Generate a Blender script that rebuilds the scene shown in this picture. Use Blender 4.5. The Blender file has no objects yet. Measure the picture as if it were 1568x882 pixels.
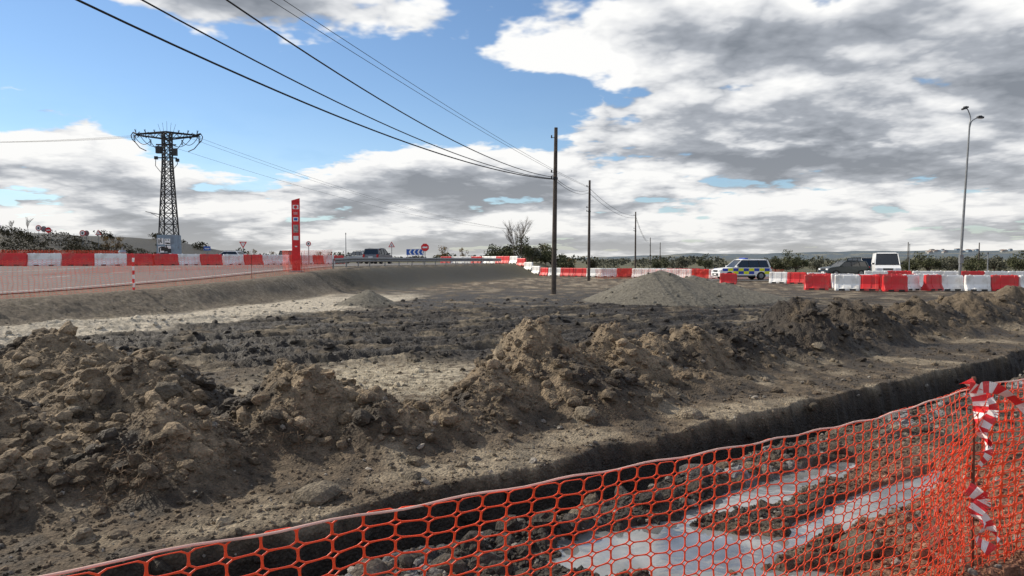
import bpy, math, numpy as np, random
from mathutils import Vector, Matrix
random.seed(3)
rng=np.random.RandomState(7)
scene=bpy.context.scene
HC=1.7; F=1060.0
def PX(px,D): return (px-784)/F*D
def PZ(py,D): return HC+(398-py)/F*D
# ---------------------------------------------------------------- noise
PERM=rng.permutation(1024); ang=rng.rand(1024)*2*np.pi
GX=np.cos(ang); GY=np.sin(ang); RA=rng.rand(1024); RB=rng.rand(1024); RC=rng.rand(1024)
def pn(x,y,s=0):
    x=x+s*17.13; y=y+s*31.71
    xi=np.floor(x).astype(np.int64); yi=np.floor(y).astype(np.int64)
    xf=x-xi; yf=y-yi
    u=xf*xf*xf*(xf*(xf*6-15)+10); v=yf*yf*yf*(yf*(yf*6-15)+10)
    def g(i,j,dx,dy):
        h=PERM[(PERM[i&1023]+j)&1023]
        return GX[h]*dx+GY[h]*dy
    a=g(xi,yi,xf,yf); b=g(xi+1,yi,xf-1,yf); c=g(xi,yi+1,xf,yf-1); d=g(xi+1,yi+1,xf-1,yf-1)
    return (a+(b-a)*u)+((c+(d-c)*u)-(a+(b-a)*u))*v
def fbm(x,y,o=4,s=0,r=.5):
    t=0;a=1.
    for k in range(o):
        t=t+a*pn(x,y,s+k*3); x=x*2.03;y=y*2.03;a*=r
    return t
def clods(x,y,sc,s=0,dens=1.0):
    x=x/sc+s*7.7; y=y/sc+s*3.3
    wx=pn(x*1.3,y*1.3,s+50)*.28; wy=pn(x*1.3,y*1.3,s+57)*.28
    x=x+wx; y=y+wy
    xi=np.floor(x).astype(np.int64); yi=np.floor(y).astype(np.int64)
    out=np.zeros_like(x)
    for di in(-1,0,1):
        for dj in(-1,0,1):
            i=xi+di;j=yi+dj
            h=PERM[(PERM[i&1023]+j)&1023]
            dx=x-i-RA[h];dy=y-j-RB[h]
            rad=(.32+.6*RC[h]**1.5)*(RC[(h*7+3)&1023]<dens)
            u=dx*GX[h]+dy*GY[h]; v=-dx*GY[h]+dy*GX[h]
            au,av=np.abs(u),np.abs(v)
            d=.55*np.maximum(np.maximum(au,av*1.25),.74*(au+av))+.45*np.sqrt(u*u+v*v)
            q=np.clip((rad-d)/(rad+1e-4),0,1)
            hh=rad*.62*(1-(1-q)**2.4)*(1+.45*u)
            out=np.maximum(out,hh)
    return out*sc
def ss(a,b,x):
    t=np.clip((x-a)/(b-a),0,1); return t*t*(3-2*t)
# ---------------------------------------------------------------- terrain
EY=np.array([-50,2,12,19,23,30,37,48,60,72,95,300,8000.])
EX=np.array([-34,-22,-17,-14,-12.3,-11,-10.6,-9,-5,-1,3,20,20.])
def road_z(y): return .6+np.clip((y-19)*.025,-.15,.65)
LUMPS=[ # x,y,h,rx,ry
(-5.1,7.6,1.12,1.8,1.4),(-6.7,6.8,1.08,1.8,1.5),(-8.4,8.2,1.05,2.2,1.7),(-3.75,6.9,.92,1.2,1.1),(-4.3,5.7,.74,1.1,.9),(-2.85,5.6,.74,.8,.8),(-5.4,5.0,.64,1.2,.8),(-3.6,4.9,.44,.9,.6),
(-2.0,6.7,.92,.95,.85),(-1.35,6.45,.58,.85,.6),(-2.3,6.0,.40,.9,.5),(-.75,6.7,.48,.75,.55),(-.25,7.5,.84,.7,.75),
(.3,8.6,1.30,.95,1.1),(.75,8.0,.66,.95,.7),(1.3,9.5,1.10,1.,.9),(1.0,8.5,.55,1.1,.8),(2.0,9.9,.84,.9,.8),(2.7,10.2,.96,.9,.9),(2.1,9.2,.38,1.2,.6),(3.5,11.1,.76,1.0,.8),
(4.2,11.9,.68,1.1,.8),(5.3,13.0,1.30,1.15,1.2),(6.3,13.6,.62,1.1,.9),(7.1,14.4,1.18,1.1,1.1),(8.2,15.2,.78,1.2,1.),(9.3,16.1,1.10,1.2,1.2),(10.5,17.1,.8,1.3,1.2),(11.9,18.2,1.08,1.4,1.3),(13.3,19.4,.95,1.5,1.3),(14.8,20.6,1.2,1.7,1.5),(16.6,22,1.05,2,1.6),(19,23.5,1.1,2.2,1.8),(22,25.5,1.05,2.6,2),(26,28,1.05,3,2)]
def terrain(x,y):
    r=np.hypot(x,y)
    near=1-ss(45,70,r); mid=1-ss(22,38,r)
    s=np.interp(y,EY,EX)-x
    slopew=2.0+2.2*ss(34,50,y)
    raised=ss(0,1,(s+slopew+.35*pn(x*.5,y*.5,5)*near)/(slopew+.1))
    w1=pn(x*1.1,y*1.1,2); w2=pn(x*1.1,y*1.1,9)
    z=.05*fbm(x*.35,y*.35,3,1)*near*(1-raised)
    xs=x+.24*w1+.08*pn(x*3.1,y*3.1,4); ys=y+.24*w2+.08*pn(x*3.1,y*3.1,6)
    acc=np.zeros_like(x)
    for (a,b,h,rx,ry) in LUMPS:
        d=np.sqrt(((xs-a)/rx)**2+((ys-b)/ry)**2)
        q=np.clip(1.2-np.sqrt(d*d+.03),0,1.2)/1.2
        acc+= (h*q**1.15)**4
    sp=acc**.25*.88
    sm=ss(.03,.25,sp)
    ch=ss(9.5,12.5,y+.9*pn(x*.3,y*.3,3)-.05*x)*(1-ss(30,48,y))*(1-raised)*ss(-4.6,-2.2,-s-5.2+.8*w1)*(1-.6*ss(4,10,x-.35*(y-12)))
    palepatch=np.exp(-(((x+1.7)/1.9)**2+((y-9.9)/1.6)**2)**2)
    ch=ch*(1-palepatch*.95)
    det=np.where(r<60,1.0,0.0)*(.25+.75*mid)
    c1=clods(x,y,.20,1,.8); c2=clods(x+.04*w1,y,.09,2,.8); c3=clods(x,y,.36,3,.6)
    bil=np.abs(fbm(x*2.2,y*2.2,4,11)); fine=fbm(x*6,y*6,3,19,.5)
    z=z+sp*(1+.18*fbm(x*1.3,y*1.3,3,31))
    z=z+det*sm*(.42*c1+.50*c2+.32*c3+.06*(bil-.3)+.022*fine-.03)
    z=z+det*ch*(.26*c1*ss(-.2,.3,w2)+.42*c2+.10*c3*ss(0,.3,w1)+.05*(bil-.25)+.015*fine+.09*pn(x*.8,y*1.3,14))
    flat=(1-sm)*(1-ch)*(1-raised)*near
    z=z+det*flat*(.18*clods(x,y,.10,7,.4)+.02*fbm(x*3,y*3,4,17)+.008*fine+.14*clods(x,y,.24,8,.15)-.08*clods(x,y,.3,13,.45))
    for off in(-2.6,-1.1,1.0,2.5,5.0,6.6):
        q=(x+8)*(-.42)+(y-12.3)*.91-off+.25*np.sin(x*.35+off)
        al=(x+8)*.91+(y-12.3)*.42
        tr=np.exp(-(q/.27)**4)*ch
        z=z-.08*tr+.03*tr*np.sin(al*2*np.pi/.28+np.abs(q)*9)
        z=z+.09*np.exp(-((np.abs(q)-.42)/.14)**2)*ch
    z=z-.03*palepatch*(np.sin(np.hypot(x+.9,(y-12.5)*1.0)*2*np.pi/.22)>.3)*ss(.0,.25,pn(x*.6,y*.6,22)+.2)
    gp=np.zeros_like(x)
    for(a,b,h,rx,ry) in((5.9,27.6,1.36,3.2,3.4),(7.3,27.9,1.1,3.3,3.0),(8.6,28,.8,2.8,2.4),(-5.35,25.5,.62,1.3,1.4),(9.9,28.,.42,2.0,1.6)):
        d=np.sqrt(((x+.1*w1-a)/rx)**2+((y+.1*w2-b)/ry)**2)
        gp=np.maximum(gp,h*np.clip((np.sqrt((1-d)**2+.004)+(1-d))*.5,0,1))
    gp=np.where(gp>.012,gp,0)
    gm=ss(.02,.1,gp)
    z=z*(1-gm)+gp*(1+.10*pn(x*.9,y*.9,33))+gm*.3*clods(x,y,.10,5,.9)
    # trench
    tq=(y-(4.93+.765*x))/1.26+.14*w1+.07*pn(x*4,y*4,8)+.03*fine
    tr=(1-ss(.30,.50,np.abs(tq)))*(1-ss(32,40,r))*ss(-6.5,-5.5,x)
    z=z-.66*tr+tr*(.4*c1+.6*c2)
    lip=np.exp(-((tq+.72)/.22)**2)*near*ss(-6.5,-5.5,x)*ss(-.35,.15,pn(x*.9,y*.9,44))
    z=z+lip*(.01+.7*c2+.03*w2)
    fg=ss(.44,.62,-tq)*(1-ss(25,35,r))
    def pud(px,py,ax,ay,ro):
        c,s_=math.cos(ro),math.sin(ro)
        dx=(x-px);dy=(y-py)
        u=(dx*c+dy*s_)/ax;v=(-dx*s_+dy*c)/ay
        return 1-ss(.75,1.15,np.sqrt(u*u+v*v)+.30*w1+.30*pn(x*4.3,y*4.3,12)+.12*pn(x*13,y*13,15))
    pd=np.maximum.reduce([pud(.85,3.98,.82,.38,.15),pud(2.1,5.2,1.25,.17,.64),pud(2.55,4.80,1.15,.16,.66),pud(1.2,3.5,.7,.25,.2)])
    z=z+fg*.035*(1-pd)+fg*(1-pd)*(.5*c2*ss(-.1,.3,w2)+.02*bil+.012*fine)-fg*.11*pd
    rz=road_z(y)
    z=z*(1-raised)+raised*rz+det*np.exp(-((s+.9)/1.0)**2)*(.5*c2*ss(0,.3,w1)+.08*bil)*mid
    z=z+4.8*ss(44,78,-x)*ss(70,92,y)*(1-ss(140,190,y))*(1+.15*pn(x*.07,y*.07,3))
    az=np.arctan2(x,y)
    hill=ss(900,2600,r)*(6+15*ss(-.05,.35,az)+16*fbm(az*5,r*.0007,4,40)+ 8*ss(.3,.6,az))
    z=z+hill+ss(120,500,r)*1.0*pn(x*.01,y*.01,5)
    masks=dict(raised=raised,s=s,sm=sm,ch=ch,gm=gm,tr=tr,fg=fg,pd=pd,sp=sp,pale=palepatch,w1=w1,w2=w2,r=r,tq=tq,az=az,lip=lip,c1=c1)
    return z,masks
def mix(a,b,t): return a*(1-t[:,None])+np.array(b)[None,:]*t[:,None]
def soilcol(x,y,z,m):
    n=fbm(x*.9,y*.9,4,50); n2=fbm(x*5,y*5,3,60); n3=fbm(x*.25,y*.25,3,70)
    c=np.tile(np.array([.150,.115,.080]),(len(x),1))
    c=mix(c,(.33,.275,.20),ss(-.0,.40,n+.5*n3)*.85)
    c=mix(c,(.040,.031,.023),ss(-.08,.3,-n+.6*n2)*.75)
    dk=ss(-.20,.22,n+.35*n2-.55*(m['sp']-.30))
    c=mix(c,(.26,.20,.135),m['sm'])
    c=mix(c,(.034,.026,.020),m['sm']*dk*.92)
    c=mix(c,(.034,.027,.022),m['ch']*(.97-.6*ss(.05,.35,n)))
    c=mix(c,(.47,.41,.31),m['pale']*.9*ss(-.5,.0,n2))
    s=m['s']
    path=ss(-7.4,-6.2,s+.8*m['w1'])*(1-ss(-2.3,-1.5,s))*ss(8,13,y)*(1-ss(29,38,y+4*m['w2']))
    c=mix(c,(.55,.49,.395),path*.92)
    emb=ss(-2.2,-1.4,s)*(m['r']<60)
    c=mix(c,(.25,.21,.16),emb*(.6+.4*ss(-.2,.2,n)))
    c=mix(c,(.12,.10,.07),emb*ss(0.,.3,n2+.6*n)*.7)
    dd=ss(-5,-3.5,s)*(1-ss(-.6,.2,s))*ss(35,41,y)*(m['r']<95)
    c=mix(c,(.040,.034,.020),dd*.95)
    c=mix(c,(.175,.160,.130),m['gm'])
    c=mix(c,(.038,.030,.024),np.clip(m['tr']*4,0,1))  # trench walls and floor darkened in the colour to deepen their shade
    c=mix(c,(.10,.078,.058),m['fg']*.75)
    c=mix(c,(.29,.295,.305),m['lip']*ss(-.1,.2,n2+.5*n))
    c=mix(c,(.035,.028,.023),m['fg']*ss(-.05,.25,-n)*.8)
    red=ss(1.2,2.2,x-(y-3.4)*.55+.5*m['w1'])*m['fg']*(1-ss(5.0,6.5,y))
    c=mix(c,(.32,.16,.10),red*.85)
    far=ss(60,85,m['r'])
    c=mix(c,(.13,.12,.07),far)
    c=mix(c,(.06,.065,.035),far*ss(0,.4,fbm(x*.03,y*.03,3,80)))
    c=mix(c,(.035,.030,.02),ss(44,60,-x)*ss(66,80,y)*(1-ss(150,200,y)))
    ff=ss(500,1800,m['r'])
    c=mix(c,(.085,.115,.14),ff)  # distance haze mixed into the far ground colour as blue-grey
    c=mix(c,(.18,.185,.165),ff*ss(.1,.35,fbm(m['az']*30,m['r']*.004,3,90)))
    return np.clip(c*(1+.22*n2[:,None]),.01,.9)
def Z(x,y):
    z,_=terrain(np.array([float(x),]),np.array([float(y)])); return float(z[0])
def mesh_np(name,V,Fq,cols=None,smooth=True,mat=None,tri=False):
    me=bpy.data.meshes.new(name)
    n=Fq.shape[1]
    me.vertices.add(len(V)); me.vertices.foreach_set('co',V.astype(np.float32).ravel())
    me.loops.add(Fq.size); me.loops.foreach_set('vertex_index',Fq.astype(np.int32).ravel())
    me.polygons.add(len(Fq)); me.polygons.foreach_set('loop_start',(np.arange(len(Fq))*n).astype(np.int32))
    try: me.polygons.foreach_set('loop_total',np.full(len(Fq),n,np.int32))
    except Exception: pass
    me.polygons.foreach_set('use_smooth',np.full(len(Fq),smooth))
    me.update(calc_edges=True)
    if cols is not None:
        a=me.color_attributes.new('soil','FLOAT_COLOR','POINT')
        c=np.ones((len(V),4),np.float32); c[:,:3]=cols; a.data.foreach_set('color',c.ravel())
    ob=bpy.data.objects.new(name,me); scene.collection.objects.link(ob)
    if mat: me.materials.append(mat)
    return ob
# ---------------------------------------------------------------- materials
def new_mat(name):
    m=bpy.data.materials.new(name); m.use_nodes=True
    nt=m.node_tree; return m,nt,nt.nodes['Principled BSDF']
def mat(name,col,rough=.6,metal=0,var=.15,scale=6,bump=.0,bscale=40,spec=.5,dirt=None,dscale=3):
    m,nt,b=new_mat(name); L=nt.links
    tc=nt.nodes.new('ShaderNodeTexCoord')
    n=nt.nodes.new('ShaderNodeTexNoise'); n.inputs['Scale'].default_value=scale; n.inputs['Detail'].default_value=4
    L.new(tc.outputs['Object'],n.inputs['Vector'])
    r=nt.nodes.new('ShaderNodeValToRGB')
    r.color_ramp.elements[0].position=.3; r.color_ramp.elements[1].position=.7
    r.color_ramp.elements[0].color=[c*(1-var) for c in col]+[1]
    r.color_ramp.elements[1].color=[min(1,c*(1+var)) for c in col]+[1]
    L.new(n.outputs['Fac'],r.inputs['Fac']); out=r.outputs['Color']
    if dirt:
        n3=nt.nodes.new('ShaderNodeTexNoise'); n3.inputs['Scale'].default_value=dscale; n3.inputs['Detail'].default_value=8
        L.new(tc.outputs['Object'],n3.inputs['Vector'])
        r3=nt.nodes.new('ShaderNodeValToRGB'); r3.color_ramp.elements[0].position=.48; r3.color_ramp.elements[1].position=.75
        L.new(n3.outputs['Fac'],r3.inputs['Fac'])
        mx=nt.nodes.new('ShaderNodeMix'); mx.data_type='RGBA'
        L.new(r3.outputs['Color'],mx.inputs[0]); L.new(out,mx.inputs[6]); mx.inputs[7].default_value=list(dirt)+[1]
        out=mx.outputs[2]
    L.new(out,b.inputs['Base Color'])
    b.inputs['Roughness'].default_value=rough; b.inputs['Metallic'].default_value=metal
    b.inputs['Specular IOR Level'].default_value=spec
    if bump:
        n2=nt.nodes.new('ShaderNodeTexNoise'); n2.inputs['Scale'].default_value=bscale; n2.inputs['Detail'].default_value=5
        L.new(tc.outputs['Object'],n2.inputs['Vector'])
        bp=nt.nodes.new('ShaderNodeBump'); bp.inputs['Strength'].default_value=bump; bp.inputs['Distance'].default_value=.02
        L.new(n2.outputs['Fac'],bp.inputs['Height']); L.new(bp.outputs['Normal'],b.inputs['Normal'])
    return m
def soil_mat():
    m,nt,b=new_mat('soil'); L=nt.links
    at=nt.nodes.new('ShaderNodeAttribute'); at.attribute_name='soil'
    tc=nt.nodes.new('ShaderNodeTexCoord')
    n=nt.nodes.new('ShaderNodeTexNoise'); n.inputs['Scale'].default_value=9; n.inputs['Detail'].default_value=8; n.inputs['Roughness'].default_value=.70
    L.new(tc.outputs['Object'],n.inputs['Vector'])
    mr=nt.nodes.new('ShaderNodeMapRange'); mr.inputs[1].default_value=.3; mr.inputs[2].default_value=.7; mr.inputs[3].default_value=.42; mr.inputs[4].default_value=1.6
    L.new(n.outputs['Fac'],mr.inputs[0])
    v=nt.nodes.new('ShaderNodeTexVoronoi'); v.inputs['Scale'].default_value=42
    L.new(tc.outputs['Object'],v.inputs['Vector'])
    mv=nt.nodes.new('ShaderNodeMapRange'); mv.inputs[1].default_value=0; mv.inputs[2].default_value=.6; mv.inputs[3].default_value=1.15; mv.inputs[4].default_value=.8
    L.new(v.outputs['Distance'],mv.inputs[0])
    mu=nt.nodes.new('ShaderNodeMath'); mu.operation='MULTIPLY'; L.new(mr.outputs[0],mu.inputs[0]); L.new(mv.outputs[0],mu.inputs[1])
    vm=nt.nodes.new('ShaderNodeVectorMath'); vm.operation='SCALE'; L.new(at.outputs['Color'],vm.inputs[0]); L.new(mu.outputs[0],vm.inputs['Scale'])
    L.new(vm.outputs[0],b.inputs['Base Color'])
    sx=nt.nodes.new('ShaderNodeSeparateColor'); L.new(at.outputs['Color'],sx.inputs[0])
    rr=nt.nodes.new('ShaderNodeMapRange'); rr.inputs[1].default_value=.02; rr.inputs[2].default_value=.12; rr.inputs[3].default_value=.55; rr.inputs[4].default_value=.92
    L.new(sx.outputs[0],rr.inputs[0]); L.new(rr.outputs[0],b.inputs['Roughness'])
    b.inputs['Specular IOR Level'].default_value=.35
    ad=nt.nodes.new('ShaderNodeMath'); ad.operation='SUBTRACT'
    L.new(n.outputs['Fac'],ad.inputs[0])
    sc=nt.nodes.new('ShaderNodeMath'); sc.operation='MULTIPLY'; sc.inputs[1].default_value=.30; L.new(v.outputs['Distance'],sc.inputs[0]); L.new(sc.outputs[0],ad.inputs[1])
    bp=nt.nodes.new('ShaderNodeBump'); bp.inputs['Strength'].default_value=1.0; bp.inputs['Distance'].default_value=.06
    L.new(ad.outputs[0],bp.inputs['Height']); L.new(bp.outputs['Normal'],b.inputs['Normal'])
    return m
SOIL=soil_mat()
M_ASPH=mat('asphalt',(.12,.112,.108),.9,var=.25,scale=3,bump=.3)
M_PAINT=mat('road_paint',(.6,.6,.58),.7,var=.1)
M_RED=mat('barrier_red_plastic',(.68,.025,.03),.45,var=.2,scale=1.2,dirt=(.40,.10,.08),dscale=2)
M_WHT=mat('barrier_white_plastic',(.85,.85,.84),.45,var=.05,scale=2,dirt=(.5,.47,.42),dscale=2)
M_ORG=mat('orange_mesh_plastic',(.92,.085,.026),.42,var=.08)
M_ROPE=mat('rope',(.80,.50,.42),.8)
M_TW=mat('tape_white',(.85,.83,.82),.4,var=.05); M_TR=mat('tape_red',(.75,.03,.04),.4,var=.05)
M_WOOD=mat('pole_wood',(.075,.06,.05),.9,var=.4,scale=5,bump=.6)
M_WIRE=mat('wire_black',(.012,.012,.013),.6)
M_WIRE2=mat('wire_aluminium',(.16,.17,.18),.5)
M_STEEL=mat('galvanised_steel',(.22,.23,.24),.5,.5,var=.2)
M_DSTEEL=mat('dark_steel',(.035,.036,.04),.6,.3,var=.3)
M_RUST=mat('rusty_steel',(.12,.05,.03),.8,var=.4)
M_ROOF=mat('roof_tiles',(.22,.16,.13),.9,var=.2)
M_GLASS=mat('car_glass',(.015,.018,.022),.08,var=.05,spec=.8)
M_RUB=mat('rubber',(.015,.015,.016),.85)
M_TRIM=mat('black_trim',(.02,.02,.022),.6)
M_LAMPR=mat('tail_lamp',(.45,.01,.01),.2); M_LAMPW=mat('head_lamp',(.75,.77,.8),.1)
M_BLUE=mat('sign_blue',(.02,.10,.42),.4); M_SR=mat('sign_red',(.65,.01,.015),.4); M_SW=mat('sign_white',(.8,.8,.8),.4,var=.04)
M_CONC=mat('concrete',(.36,.35,.33),.9,var=.2,bump=.3)
M_BLK=mat('black_paint_slot_shade',(.02,.02,.02),.6)
M_YEL=mat('police_yellow',(.75,.78,.02),.35,var=.04)
M_PBLUE=mat('police_blue',(.01,.05,.38),.35,var=.04)
M_PYL=mat('panel_bluegrey',(.22,.29,.36),.7,var=.2,dirt=(.12,.13,.15),dscale=1.5)
M_ROOT=mat('dead_root',(.15,.10,.06),.9,var=.4)
# ---------------------------------------------------------------- ground mesh
ra=[.3*(2/.3)**(i/24) for i in range(24)]
rb=list(2*np.exp(np.arange(0,math.log(20),.0034)))
rc=list(rb[-1]*1.0*np.exp(np.arange(1,150)*.033))
R=np.array(ra+rb+rc); 
az=np.concatenate([np.linspace(-math.pi,-.86,40)[:-1],np.linspace(-.86,.86,1000),np.linspace(.86,math.pi,40)[1:]])
AA,RR=np.meshgrid(az,R); x=(RR*np.sin(AA)).ravel(); y=(RR*np.cos(AA)).ravel()
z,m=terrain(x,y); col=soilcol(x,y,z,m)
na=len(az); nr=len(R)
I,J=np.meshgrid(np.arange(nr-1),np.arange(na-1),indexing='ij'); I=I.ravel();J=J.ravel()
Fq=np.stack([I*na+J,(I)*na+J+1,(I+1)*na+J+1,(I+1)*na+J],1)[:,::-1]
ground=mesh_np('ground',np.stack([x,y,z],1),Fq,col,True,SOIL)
# ---------------------------------------------------------------- clods & stones
def ico(sub):
    import bmesh
    bm=bmesh.new(); bmesh.ops.create_icosphere(bm,subdivisions=sub,radius=1)
    V=np.array([v.co[:] for v in bm.verts]); Fc=np.array([[v.index for v in f.verts] for f in bm.faces]); bm.free(); return V,Fc
def scatter(name,N,sub,smin,smax,power,prob,rmin,rmax,colf,sink=.25,azr=.85,smooth=False,amp=.12,an=.2):
    V0,F0=ico(sub)
    rr=rmin*(rmax/rmin)**rng.rand(N); aa=(rng.rand(N)*2-1)*azr
    px=rr*np.sin(aa);py=rr*np.cos(aa)
    zz,mm=terrain(px,py)
    keep=rng.rand(N)<prob(px,py,mm)
    cc=soilcol(px,py,zz,mm)[keep]; mk={k:v[keep] for k,v in mm.items()}
    px,py,zz=px[keep],py[keep],zz[keep]; n=len(px)
    sz=smin*(smax/smin)**(rng.rand(n)**power)
    q=rng.randn(n,4); q/=np.linalg.norm(q,axis=1)[:,None]
    w,a,b,c=q.T
    Rm=np.stack([1-2*(b*b+c*c),2*(a*b-w*c),2*(a*c+w*b),2*(a*b+w*c),1-2*(a*a+c*c),2*(b*c-w*a),2*(a*c-w*b),2*(b*c+w*a),1-2*(a*a+b*b)],1).reshape(n,3,3)
    K=rng.randn(n,5,3); K/=np.linalg.norm(K,axis=2)[:,:,None]
    dots=np.einsum('vj,nkj->nvk',V0,K)
    cut=.55+.35*rng.rand(n,1,5)
    rad=np.min(np.where(dots>.05,cut/np.maximum(dots,.05),9),axis=2)
    rad=np.minimum(rad,1.0)
    sh=V0[None]*(rad[:,:,None]*1.15+amp*rng.randn(n,len(V0),1))*(1+an*rng.randn(n,1,3))
    sh=np.einsum('nij,nkj->nki',Rm,sh)*sz[:,None,None]
    sh[:,:,2]*=.8
    sh+=np.stack([px,py,zz+sz*(.5-sink)],1)[:,None]
    FF=(F0[None]+np.arange(n)[:,None,None]*len(V0)).reshape(-1,3)
    cf=colf(cc,n,mk)
    return mesh_np(name,sh.reshape(-1,3),FF,np.repeat(cf,len(V0),0),smooth,SOIL)
scatter('dirt_clods',42000,2,.012,.085,2.4,lambda x,y,m:np.clip(.03+m['sm']*.8+m['ch']*.30+m['lip']*.5+m['tr']*.4,0,1)*(1-m['pd'])*(1-m['raised']),3.0,30,
    lambda c,n,m:c*(.75+.6*rng.rand(n,1)),smooth=False,amp=.09,sink=.35)
scatter('small_clods',70000,1,.006,.024,1.6,lambda x,y,m:np.clip(.35+m['sm']*.5+m['lip']*.6+m['fg']*.5,0,1)*(1-m['pd'])*(1-m['raised']),2.6,22,
    lambda c,n,m:c*(.7+.9*rng.rand(n,1)))
scatter('pale_stones',9000,1,.007,.035,2.8,lambda x,y,m:np.clip(.22+m['lip']*.9+m['fg']*.5,0,1)*(1-m['pd'])*(1-m['raised']),2.6,26,
    lambda c,n,m:np.array([[.33,.30,.26]])*(.6+.7*rng.rand(n,1)),sink=.15)
scatter('rocks',240,2,.045,.13,2.0,lambda x,y,m:np.clip(.25+m['sm']*.3,0,1)*(1-m['pd'])*(1-m['tr'])*(1-m['raised']),4.0,18,
    lambda c,n,m:np.array([[.21,.175,.13]])*(.6+.8*rng.rand(n,1)),sink=.4,amp=.05,an=.2)
def roots(name,N,centers=None):
    V=[];Fc=[]
    rr=3.2*(16/3.2)**rng.rand(N*4); aa=(rng.rand(N*4)*2-1)*.8
    px=rr*np.sin(aa);py=rr*np.cos(aa); zz,mm=terrain(px,py); k=np.where(rng.rand(N*4)<mm['sm']*.9+.03)[0][:N]
    P=[(px[i],py[i],zz[i],.10) for i in k]
    for cx,cy,cr,cn in centers or []:
        for _ in range(cn):
            a=rng.rand()*6.28; q=cr*rng.rand()**.5; x_,y_=cx+q*math.cos(a),cy+q*math.sin(a); P.append((x_,y_,Z(x_,y_)+rng.rand()*.05,.12))
    for (x_,y_,z_,l) in P:
        p=np.array([x_,y_,z_]); d=rng.randn(3); d[2]=abs(d[2])*.6+.1; d/=np.linalg.norm(d); w_=.0018+.0018*rng.rand(); l=l*(.4+rng.rand())
        sd=np.cross(d,rng.randn(3)); sd/=np.linalg.norm(sd); o=len(V)
        for s_ in range(5):
            V.append(p-sd*w_);V.append(p+sd*w_)
            d=d+rng.randn(3)*.35; d[2]-=.18; d/=np.linalg.norm(d); p=p+d*l/4
        for s_ in range(4): Fc.append((o+2*s_,o+2*s_+1,o+2*s_+3,o+2*s_+2))
    return mesh_np(name,np.array(V),np.array(Fc),None,False,M_ROOT)
roots('dead_roots',1500,[(-2.8,4.95,.28,260),(-1.9,6.0,.25,120),(.0,8.0,.3,120),(-4.2,5.3,.4,120)])
# ---------------------------------------------------------------- mesh builder
class MB:
    def __init__(s): s.v=[];s.f=[];s.m=[];s.mats=[]
    def mi(s,mt):
        if mt not in s.mats: s.mats.append(mt)
        return s.mats.index(mt)
    def add(s,vs,fs,mt):
        o=len(s.v); s.v+= [tuple(v) for v in vs]; k=s.mi(mt)
        for f in fs: s.f.append([i+o for i in f]); s.m.append(k)
    def box(s,c,d,mt,M=None,taper=1.):
        x,y,z=d[0]/2,d[1]/2,d[2]/2; vs=[]
        for k in(-1,1):
            t=1 if k<0 else taper
            for a,b in((-1,-1),(1,-1),(1,1),(-1,1)):
                p=Vector((a*x*t,b*y*t,k*z))
                if M: p=M@p
                vs.append(p+Vector(c))
        s.add(vs,[(3,2,1,0),(4,5,6,7),(0,1,5,4),(1,2,6,5),(2,3,7,6),(3,0,4,7)],mt)
    def cyl(s,p0,p1,r0,r1,mt,n=8,caps=True):
        p0=Vector(p0);p1=Vector(p1);d=(p1-p0)
        if d.length<1e-6:return
        d.normalize(); a=d.orthogonal().normalized(); b=d.cross(a)
        vs=[]
        for p,r in((p0,r0),(p1,r1)):
            for i in range(n):
                t=2*math.pi*i/n; vs.append(p+a*math.cos(t)*r+b*math.sin(t)*r)
        fs=[(i,(i+1)%n,n+(i+1)%n,n+i) for i in range(n)]
        if caps: fs+=[tuple(range(n-1,-1,-1)),tuple(range(n,2*n))]
        s.add(vs,fs,mt)
    def path(s,pts,r,mt,n=6):
        for a,b in zip(pts,pts[1:]): s.cyl(a,b,r,r,mt,n,False)
    def prof(s,poly,y0,y1,mt,sc=1.):
        n=len(poly); vs=[(p[0],y0,p[1]) for p in poly]+[(p[0],y1,p[1]) for p in poly]
        fs=[tuple(range(n)),tuple(range(2*n-1,n-1,-1))]+[(i,n+i,n+(i+1)%n,(i+1)%n) for i in range(n)]
        s.add(vs,fs,mt)
    def obj(s,name,loc=(0,0,0),rz=0,bevel=0,smooth=False,mesh=None):
        me=mesh or bpy.data.meshes.new(name)
        if not mesh:
            me.from_pydata(s.v,[],s.f)
            for mt in s.mats: me.materials.append(mt)
            me.polygons.foreach_set('material_index',s.m)
            import bmesh
            bm=bmesh.new(); bm.from_mesh(me); bmesh.ops.recalc_face_normals(bm,faces=bm.faces); bm.to_mesh(me); bm.free()
            if smooth: me.polygons.foreach_set('use_smooth',[True]*len(me.polygons))
            me.update()
        ob=bpy.data.objects.new(name,me); scene.collection.objects.link(ob)
        ob.location=loc; ob.rotation_euler=(0,0,rz)
        if bevel:
            b=ob.modifiers.new('bevel','BEVEL'); b.width=bevel; b.segments=2; b.limit_method='ANGLE'
        return ob
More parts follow.
